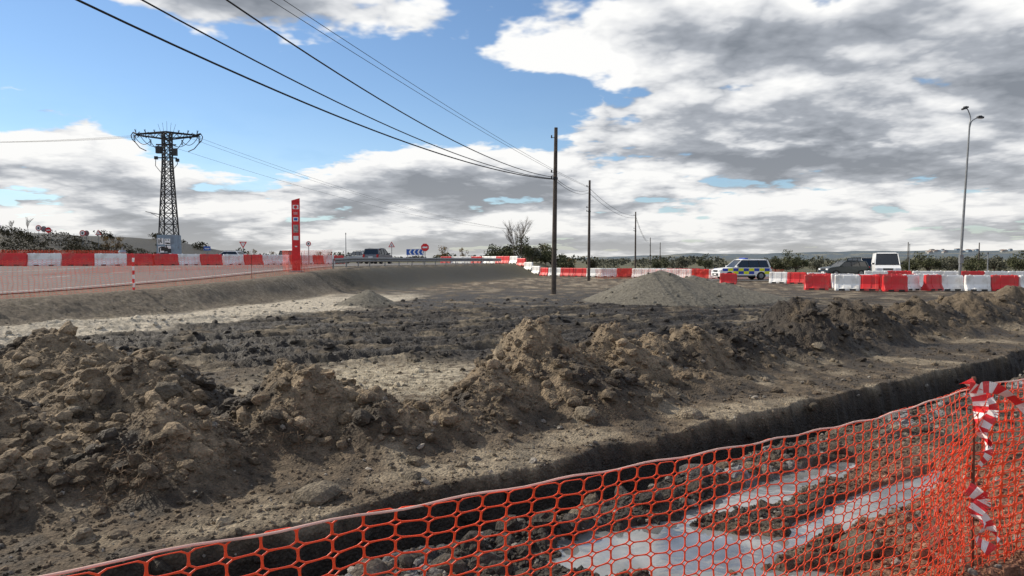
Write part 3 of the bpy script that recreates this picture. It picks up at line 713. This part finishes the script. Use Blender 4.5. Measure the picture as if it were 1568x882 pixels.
# ---------------------------------------------------------------- cars
def arc(cx,cz,r,n=8): return [(cx+r*math.cos(math.pi*k/n),cz+r*math.sin(math.pi*k/n)) for k in range(n+1)]
def car(name,loc,head,paint,kind='suv',police=False,L=4.5,W_=1.85,H=1.65):
    b=MB(); r=.34; fx,rx=L*.31,-L*.29; wz=r
    if kind=='van': belt=1.22;hood=1.1;ws=L*.36;rf=L*.20;rr=-L*.47;rb=-L*.495;fx=L*.33;rx=-L*.30
    elif kind=='suv': belt=1.02;hood=.98;ws=L*.22;rf=L*.07;rr=-L*.42;rb=-L*.475
    else: belt=.92;hood=.85;ws=L*.22;rf=L*.05;rr=-L*.32;rb=-L*.45
    lo=[(L/2-.02,.28),(L/2,.55),(L/2-.06,hood*.82),(L/2-.25,hood*.93),(ws+.05,hood+.05),(ws-.1,belt)]
    lo+=[(rb+.05,belt),(-L/2+.02,belt*.85),(-L/2,.5),(-L/2+.05,.28)]
    lo=lo[::-1]
    body=lo+arc(fx,.28,r+.06)+arc(rx,.28,r+.06)
    n=len(body)
    def wid(z_): return W_/2*(1-.05*max(0,(z_-.6)))
    vs=[(p[0],-wid(p[1]),p[1]) for p in body]+[(p[0],wid(p[1]),p[1]) for p in body]
    b.add(vs,[tuple(range(n)),tuple(range(2*n-1,n-1,-1))]+[(i,n+i,n+(i+1)%n,(i+1)%n) for i in range(n)],paint)
    wb=W_/2*.95; wt=W_/2*(.78 if kind!='van' else .84)
    G=[(ws,belt,wb),(rf,H-.06,wt),(rr,H-.06,wt),(rb+.06,belt,wb)]
    vs=[(p[0],-p[2],p[1]) for p in G]+[(p[0],p[2],p[1]) for p in G]
    b.add(vs,[(0,1,2,3),(7,6,5,4),(0,4,5,1),(2,6,7,3)],M_GLASS)
    b.add([(rf+.05,-wt,H-.06),(rf+.05,wt,H-.06),(rr-.06,wt,H-.06),(rr-.06,-wt,H-.06),(rf-.25,-wt*.85,H+.03),(rf-.25,wt*.85,H+.03),(rr+.15,wt*.85,H+.01),(rr+.15,-wt*.85,H+.01)],
        [(0,1,5,4),(1,2,6,5),(2,3,7,6),(3,0,4,7),(4,5,6,7),(3,2,1,0)],paint)
    def lerp(a,c,t): return tuple(a[i]+(c[i]-a[i])*t for i in range(3))
    for s in(-1,1):
        o=lambda p:Vector((p[0],s*(p[2]+.006),p[1]))
        b.cyl(o(G[0]),o(G[1]),.04,.035,paint,6); b.cyl(o(G[3]),o(G[2]),.07,.06,paint,6); b.cyl(o(G[1]),o(G[2]),.035,.035,paint,6)
        for t_ in((.42,.72) if kind!='van' else (.28,)):
            b.cyl(o(lerp(G[0],G[3],t_)),o(lerp(G[1],G[2],(t_-.2)/.8)),.035,.03,M_TRIM if kind!='van' else paint,6)
        if kind=='van':
            b.add([o(lerp(G[0],G[3],.3)),o(lerp(G[0],G[3],.99)),o(lerp(G[1],G[2],.98)),o(lerp(G[1],G[2],.15))],[(0,1,2,3)],paint)
        for wx in(fx,rx):
            b.cyl((wx,s*(W_/2-.22),wz),(wx,s*(W_/2+.01),wz),r,r,M_RUB,18); b.cyl((wx,s*(W_/2+.0),wz),(wx,s*(W_/2+.02),wz),r*.62,r*.55,M_STEEL,10)
        b.box((ws-.15,s*(W_/2+.09),belt+.08),(.14,.2,.15),paint if kind!='van' else M_TRIM)
        b.box((L/2-.09,s*W_*.36,hood*.76),(.2,.36,.15),M_LAMPW); b.box((-L/2+.05,s*W_*.42,belt*.82),(.14,.2,.34 if kind!='hatch' else .2),M_LAMPR)
        b.box((0,s*(W_/2-.0),.32),(L*.36,.03,.12),M_TRIM)
        b.box((-L*.02,s*(wid(.8)+.006),.82),(.16,.02,.03),M_TRIM)
    b.box((L/2-.01,0,.45),(.08,W_*.6,.2),M_TRIM); b.box((L/2-.03,0,hood*.75),(.1,W_*.38,.14),M_TRIM)
    b.box((-L/2+.0,0,.4),(.1,W_*.85,.18),M_TRIM); b.box((L/2+.04,0,.45),(.01,.5,.11),M_SW); b.box((-L/2-.03,0,.72),(.03,.5,.12),M_SW)
    b.box((0,0,.42),(L*.9,W_*.78,.3),M_TRIM)
    if police:
        for s in(-1,1):
            for i in range(9):
                for j in range(2):
                    x0=-L*.455+i*L*.10; zc=.60+.24*j
                    if j==0 and (abs(x0+L*.05-fx)<.50 or abs(x0+L*.05-rx)<.50): continue
                    b.box((x0+L*.05,s*(wid(zc)+.004),zc),(L*.098,.008,.235),M_PBLUE if (i+j)%2 else M_YEL)
        for k in range(4):
            b.box((-L/2-.005,(-.75+.5*k)*.9,.62),(.012,.2,.3),M_PBLUE if k%2 else M_YEL)
        b.box((rf-.5,0,H+.08),(.25,1.15,.1),M_PBLUE)
    else:
        for s in(-1,1): b.box((0-.3,s*wt*.88,H+.04),(L*.38,.03,.03),M_TRIM)
    return b.obj(name,loc,head,bevel=.03)
P_SIL=mat('paint_silver',(.32,.34,.36),.3,.6,var=.05); P_WHT=mat('paint_white',(.75,.76,.77),.3,var=.03); P_DK=mat('paint_dark',(.02,.03,.035),.25,.2,var=.05); P_GR=mat('paint_grey',(.14,.15,.17),.3,.4,var=.05)
car('police_car',(PX(1135,58),58,.05),math.radians(186),P_WHT,'suv',True,4.5,1.85,1.70)
car('parked_car',(PX(1292,68),68,.05),math.radians(186),P_DK,'suv',False,4.3,1.8,1.55)
car('white_van',(PX(1356,65),65,.05),math.radians(-114),P_WHT,'van',False,5.1,2.1,2.3)
car('parked_car',(PX(1325,74),74,.05),math.radians(-80),P_DK,'suv',False,4.5,1.85,1.9)
car('car',(PX(579,76),76,1.28),math.radians(80),P_GR,'suv',False,4.4,1.85,1.65)
car('car',(PX(551,82),82,1.28),math.radians(140),P_SIL,'hatch',False,4.2,1.8,1.5)
car('car',(PX(350,84),84,1.28),math.radians(175),P_WHT,'hatch',False,4.2,1.8,1.5)
car('car',(PX(438,82),82,1.28),math.radians(110),P_DK,'hatch',False,4.2,1.8,1.5)
# ---------------------------------------------------------------- vegetation
def leafmat(name,c,var=.5):
    return mat(name,c,.8,var=var,scale=1.3,spec=.2)
LM=[leafmat('foliage_olive',(.085,.090,.048)),leafmat('foliage_dark',(.050,.044,.024)),leafmat('foliage_autumn',(.19,.12,.04)),leafmat('foliage_grey',(.115,.115,.085))]
BARK=mat('bark',(.09,.07,.055),.9,var=.3)
def tree_mesh(seed,w_,h,mt,nleaf=2600,trunk=.5,ls=.13,fill=1.0):
    R_=np.random.RandomState(seed); b=MB()
    b.cyl((0,0,-.1),(.05,0,trunk),.14,.10,BARK,8)
    cl=[]
    for k in range(int(11*fill)):
        a=R_.rand()*6.28; rr=(R_.rand()**.5)*w_*.36; zz=trunk+(.15+.75*R_.rand())*(h-trunk)
        rr*= (1-.5*abs((zz-trunk)/(h-trunk)-.45))
        c=(rr*math.cos(a),rr*math.sin(a),zz); cl.append((c,w_*(.10+.11*R_.rand())))
        mid=(c[0]*.4,c[1]*.4,trunk+(zz-trunk)*.45)
        b.cyl((.05,0,trunk-.05),mid,.07,.045,BARK,5); b.cyl(mid,c,.045,.015,BARK,5)
    n_=nleaf
    idx=R_.randint(0,len(cl),n_)
    C=np.array([cl[i][0] for i in idx]); S=np.array([cl[i][1] for i in idx])
    d=R_.randn(n_,3); d/=np.linalg.norm(d,axis=1)[:,None]
    P=C+d*(S*(R_.rand(n_)**.45)*1.25)[:,None]*np.array([1,1,.85]); P[:,2]=np.maximum(P[:,2],.1)
    u=R_.randn(n_,3);u/=np.linalg.norm(u,axis=1)[:,None]; v=np.cross(u,R_.randn(n_,3)); v/=np.linalg.norm(v,axis=1)[:,None]
    sz=ls*(.5+R_.rand(n_))[:,None]
    vs=np.stack([P-u*sz,P+v*sz*.5,P+u*sz,P-v*sz*.5],1).reshape(-1,3)
    o=len(b.v); V=b.v+[tuple(q) for q in vs]; Ff=b.f+[[o+4*i,o+4*i+1,o+4*i+2,o+4*i+3] for i in range(n_)]
    me=bpy.data.meshes.new('treemesh'); me.from_pydata(V,[],Ff); me.materials.append(BARK); me.materials.append(mt); me.polygons.foreach_set('material_index',b.m+[1]*n_); me.update()
    return me
TM=[tree_mesh(1,4.2,2.9,LM[0],1700),tree_mesh(2,3.8,2.5,LM[3],1500),tree_mesh(3,4.6,3.1,LM[0],1800),tree_mesh(4,3.0,2.0,LM[1],1500),tree_mesh(5,2.6,3.2,LM[2],420,.8,.10)]
def place(k,x_,y_,s=1.,name='olive_tree',z_=None):
    ob=bpy.data.objects.new(name,TM[k]); scene.collection.objects.link(ob)
    ob.location=(x_,y_,Z(x_,y_)-.05 if z_ is None else z_); ob.rotation_euler=(0,0,random.random()*6.28); ob.scale=(s,s,s*random.uniform(.9,1.1))
for px,D,s,k in((762,98,1.0,0),(790,96,1.15,2),(815,99,1.0,1),(845,100,1.05,2),(868,97,.8,0),(828,104,1.1,0),(775,103,1.0,1),(905,110,.8,3)): place(k,PX(px,D),D,s)
for px,D,s,k in((1010,120,.8,0),(1045,118,.8,1),(1080,118,.8,2),(1187,100,.85,0),(1218,98,.9,2),(1250,101,.8,1),(1390,98,.75,0),(1420,96,.9,2),(1455,95,.8,1),(1492,92,.7,0),(1522,98,.85,1),(1560,94,.85,2),(1600,92,.9,0),(1640,94,.9,2),(1170,112,.8,1),(1438,110,.8,1),(1500,112,.8,2)): place(k,PX(px,D),D,s)
for px,D,s in((875,105,.7),(388,95,.6),(420,97,.6),(167,96,.8),(180,99,.8),(490,105,.6),(680,110,.9),(710,112,.8),(835,108,1.1)): place(4,PX(px,D),D,s,'autumn_tree')
def bare(name,x_,y_,h,seed,spread=.35,r0=.09):
    b=MB(); R_=random.Random(seed)
    def br(p,d,l,r,lv):
        n=3; q=p.copy()
        for k in range(n):
            d2=(d+Vector((R_.uniform(-.12,.12),R_.uniform(-.12,.12),.05))).normalized(); q2=q+d2*l/n
            b.cyl(q,q2,r*(1-.25*k/n),r*(1-.25*(k+1)/n),BARK,5 if lv<2 else 3,False)
            if lv<4 and (k>0 or lv>0):
                for _ in range(2):
                    a=R_.uniform(0,6.28); dd=(d2+Vector((math.cos(a),math.sin(a),.15))*spread*R_.uniform(.8,2.2)).normalized()
                    br(q2,dd,l*R_.uniform(.42,.62),r*.5,lv+1)
            q=q2;d=d2
    br(Vector((0,0,0)),Vector((0,0,1)),h*.62,r0,0)
    return b.obj(name,(x_,y_,Z(x_,y_)-.1))
for px,D,h in((786,92,5.0),(797,94,5.4),(791,95,4.6)): bare('bare_tree',PX(px,D),D,h,px,.3,.06)
bare('bare_tree',PX(45,104),104,2.2,3,.3,.04); bare('bare_tree',PX(20,104),104,1.8,8,.3,.04)
def mass(name,fn,n,mt,seed=1):
    R_=np.random.RandomState(seed); P=fn(R_,n)
    zz,_=terrain(P[:,0].copy(),P[:,1].copy()); P[:,2]+=zz
    u=R_.randn(n,3);u/=np.linalg.norm(u,axis=1)[:,None]; v=np.cross(u,R_.randn(n,3)); v/=np.linalg.norm(v,axis=1)[:,None]
    sz=(P[:,3:4])*(.5+R_.rand(n,1))
    P3=P[:,:3]; vs=np.stack([P3-u*sz,P3+v*sz*.6,P3+u*sz,P3-v*sz*.6],1).reshape(-1,3)
    return mesh_np(name,vs,np.arange(4*n).reshape(-1,4),None,False,mt)
def clumpf(n_cl,azr,rr_,hh,wf,lsz):
    def fn(R_,n):
        a=R_.uniform(azr[0],azr[1],n_cl); r_=R_.uniform(rr_[0],rr_[1],n_cl); h_=R_.uniform(hh[0],hh[1],n_cl); i=R_.randint(0,n_cl,n)
        d=R_.randn(n,3); d/=np.linalg.norm(d,axis=1)[:,None]; d*=(R_.rand(n,1)**.4)
        x_=r_[i]*np.sin(a[i])+d[:,0]*h_[i]*wf; y_=r_[i]*np.cos(a[i])+d[:,1]*h_[i]*wf; z_=h_[i]*(.5+.5*d[:,2])
        return np.stack([x_,y_,z_,np.full(n,1.)*lsz],1)
    return fn
mass('hillside_scrub',clumpf(210,(-.76,-.46),(86,122),(.4,1.5),1.3,.10),30000,LM[1],3)
mass('hedgerow',clumpf(70,(-.58,.05),(130,200),(.6,1.5),1.1,.18),9000,LM[1],4)
mass('distant_trees',clumpf(220,(-.9,.9),(260,700),(1.8,4.0),1.4,.6),20000,LM[3],5)
mass('field_bushes',clumpf(110,(.1,.8),(125,240),(.8,1.9),1.1,.20),13000,LM[3],6)
b=MB(); R_=random.Random(9)
for k in range(40):
    a=R_.uniform(.54,.72); r_=R_.uniform(2000,2600); xx,yy=r_*math.sin(a),r_*math.cos(a); w_=R_.uniform(6,13); h_=R_.uniform(3,5); zz=Z(xx,yy)
    b.box((xx,yy,zz+h_/2-1),(w_,w_,h_+2),M_CONC if k%2 else M_PYL)
    b.prof([(xx-w_*.55,zz+h_),(xx+w_*.55,zz+h_),(xx,zz+h_+1.5)],yy-w_*.5,yy+w_*.5,M_ROOF)
b.obj('distant_village')
# ---------------------------------------------------------------- world
SUN_EL=35; SUN_AZ=-66
wd=bpy.data.worlds.new('World'); scene.world=wd; wd.use_nodes=True
try:
    wd.cycles.sampling_method='MANUAL'; wd.cycles.sample_map_resolution=512
except Exception: pass
nt=wd.node_tree; nt.nodes.clear(); L=nt.links
def mk(tree):
    def M_(op,a,b=None,c=None,clamp=False):
        n=tree.nodes.new('ShaderNodeMath'); n.operation=op; n.use_clamp=clamp
        for i,v in enumerate((a,b,c)):
            if v is None: continue
            if isinstance(v,(int,float)): n.inputs[i].default_value=v
            else: tree.links.new(v,n.inputs[i])
        return n.outputs[0]
    return M_
grp=bpy.data.node_groups.new('cloud_density','ShaderNodeTree')
grp.interface.new_socket('Dir',in_out='INPUT',socket_type='NodeSocketVector')
grp.interface.new_socket('Density',in_out='OUTPUT',socket_type='NodeSocketFloat')
gi=grp.nodes.new('NodeGroupInput'); go=grp.nodes.new('NodeGroupOutput'); m_=mk(grp)
sp=grp.nodes.new('ShaderNodeSeparateXYZ'); grp.links.new(gi.outputs[0],sp.inputs[0]); X_,Y_,Z_=sp.outputs
hyp=m_('SQRT',m_('ADD',m_('MULTIPLY',X_,X_),m_('MULTIPLY',Y_,Y_)))
E_=m_('DIVIDE',Z_,m_('MAXIMUM',hyp,.01))
den=m_('ADD',m_('MAXIMUM',E_,0.0),.15)
cb=grp.nodes.new('ShaderNodeCombineXYZ'); 
grp.links.new(m_('DIVIDE',m_('DIVIDE',X_,hyp),den),cb.inputs[0]); grp.links.new(m_('DIVIDE',m_('DIVIDE',Y_,hyp),den),cb.inputs[1]); cb.inputs[2].default_value=3.3
def noise(scale,detail,rough,dist=0.,off=0):
    n=grp.nodes.new('ShaderNodeTexNoise'); n.inputs['Scale'].default_value=scale; n.inputs['Detail'].default_value=detail; n.inputs['Roughness'].default_value=rough; n.inputs['Distortion'].default_value=dist
    va=grp.nodes.new('ShaderNodeVectorMath'); va.operation='ADD'; va.inputs[1].default_value=(off,off*.7,off*1.3); grp.links.new(cb.outputs[0],va.inputs[0]); grp.links.new(va.outputs[0],n.inputs['Vector'])
    return n.outputs['Fac']
n1=noise(1.25,7,.50,.0); n2_=noise(3.2,4,.55,.0,5.)
d=m_('ADD',m_('MULTIPLY',m_('SUBTRACT',n1,.5),1.5),m_('MULTIPLY',m_('SUBTRACT',m_('ABSOLUTE',m_('SUBTRACT',n2_,.5)),.08),-.85))
grp.links.new(d,go.inputs[0])
m_=mk(nt)
tc=nt.nodes.new('ShaderNodeTexCoord')
spw=nt.nodes.new('ShaderNodeSeparateXYZ'); L.new(tc.outputs['Generated'],spw.inputs[0]); X_,Y_,Z_=spw.outputs
hyp=m_('SQRT',m_('ADD',m_('MULTIPLY',X_,X_),m_('MULTIPLY',Y_,Y_)))
E_=m_('DIVIDE',Z_,m_('MAXIMUM',hyp,.01)); A_=m_('ARCTAN2',X_,Y_)
BL=[(430,20,340,48,.24),(1180,45,400,70,.28),(1230,205,430,70,.26),(110,190,200,55,.28),(620,300,240,30,.14),
    (30,50,130,75,-.42),(470,185,290,48,-.34),(230,110,220,42,-.30),(650,130,190,38,-.24),(800,165,110,40,-.2),(885,137,90,24,-.24),(340,225,80,30,-.2),(1260,8,50,22,-.28),(1280,128,280,14,-.12),(380,258,100,16,-.14)]
bias=None
for px,py,rx,ry,am in BL:
    a0=math.atan((px-784)/F); e0=(398-py)/F*math.cos(a0); ra_=rx/F*math.cos(a0)**2; re_=ry/F*math.cos(a0)
    t1=m_('DIVIDE',m_('SUBTRACT',A_,a0),ra_); t2=m_('DIVIDE',m_('SUBTRACT',E_,e0),re_)
    q=m_('ADD',m_('MULTIPLY',t1,t1),m_('MULTIPLY',t2,t2))
    g_=m_('DIVIDE',am,m_('ADD',1.,m_('MULTIPLY',q,m_('MULTIPLY_ADD',q,.35,.55))))
    bias=g_ if bias is None else m_('ADD',bias,g_)
t3=m_('DIVIDE',m_('MAXIMUM',E_,0.),.115)
low=m_('EXPONENT',m_('MULTIPLY',m_('MULTIPLY',t3,t3),-1.))
bias=m_('ADD',bias,m_('MULTIPLY_ADD',low,.19,.02))
def dens(off):
    g_=nt.nodes.new('ShaderNodeGroup'); g_.node_tree=grp
    va=nt.nodes.new('ShaderNodeVectorMath'); va.operation='ADD'; va.inputs[1].default_value=off; L.new(tc.outputs['Generated'],va.inputs[0]); L.new(va.outputs[0],g_.inputs[0]); return g_.outputs[0]
d00=dens((0,0,0)); d1=dens((-.010,0,.024))
d0=m_('ADD',d00,bias)
def sms(a,b,x_):
    n=nt.nodes.new('ShaderNodeMapRange'); n.interpolation_type='SMOOTHSTEP'; n.inputs[1].default_value=a; n.inputs[2].default_value=b; L.new(x_,n.inputs[0]); return n.outputs[0]
alpha=sms(-.02,.08,d0); thick=sms(.05,.46,d0)
rel=m_('MULTIPLY',m_('SUBTRACT',d1,d00),3.0)
shade=m_('ADD',m_('ADD',m_('MULTIPLY',thick,.84),rel),.07,clamp=True)
cr=nt.nodes.new('ShaderNodeValToRGB'); e=cr.color_ramp.elements
e[0].position=0; e[0].color=(1.0,1.0,.99,1); e[1].position=1; e[1].color=(.235,.262,.305,1)
k=e.new(.30); k.color=(.76,.775,.80,1); k=e.new(.60); k.color=(.41,.44,.49,1)
L.new(shade,cr.inputs['Fac'])
hz=m_('EXPONENT',m_('MULTIPLY',m_('MAXIMUM',Z_,0.),-15.))
hz2=m_('EXPONENT',m_('MULTIPLY',m_('MAXIMUM',Z_,0.),-22.))
mx=nt.nodes.new('ShaderNodeMix'); mx.data_type='RGBA'; L.new(m_('MULTIPLY',hz,.5),mx.inputs[0]); L.new(cr.outputs['Color'],mx.inputs[6]); mx.inputs[7].default_value=(.78,.75,.69,1)
sky=nt.nodes.new('ShaderNodeTexSky'); sky.sky_type='NISHITA'; sky.sun_disc=False; sky.sun_elevation=math.radians(SUN_EL); sky.sun_rotation=math.radians(SUN_AZ); sky.air_density=1.0; sky.dust_density=.0; sky.ozone_density=4.0
STR=.13
sc=nt.nodes.new('ShaderNodeVectorMath'); sc.operation='SCALE'; sc.inputs['Scale'].default_value=1/STR; L.new(mx.outputs[2],sc.inputs[0])
m2=nt.nodes.new('ShaderNodeMix'); m2.data_type='RGBA'; L.new(m_('MAXIMUM',alpha,hz2),m2.inputs[0]); L.new(sky.outputs[0],m2.inputs[6]); L.new(sc.outputs[0],m2.inputs[7])
bg=nt.nodes.new('ShaderNodeBackground'); bg.inputs['Strength'].default_value=STR; L.new(m2.outputs[2],bg.inputs['Color'])
wo=nt.nodes.new('ShaderNodeOutputWorld'); L.new(bg.outputs[0],wo.inputs['Surface'])
sl=bpy.data.lights.new('sun','SUN'); sl.energy=5.0; sl.angle=math.radians(.7); sl.color=(1,.90,.74)
so=bpy.data.objects.new('sun',sl); scene.collection.objects.link(so)
a,e_=math.radians(SUN_AZ),math.radians(SUN_EL)
v=Vector((math.sin(a)*math.cos(e_),math.cos(a)*math.cos(e_),math.sin(e_))); so.rotation_euler=v.to_track_quat('Z','Y').to_euler()
cam=bpy.data.cameras.new('camera'); co=bpy.data.objects.new('camera',cam); scene.collection.objects.link(co)
cam.sensor_width=36; cam.lens=36*F/1568; cam.clip_start=.05; cam.clip_end=12000
co.location=(0,0,HC); co.rotation_euler=(math.radians(90-math.degrees(math.atan(43/F))),0,0)
scene.camera=co
scene.view_settings.view_transform='Standard'; scene.view_settings.look='None'; scene.view_settings.exposure=0
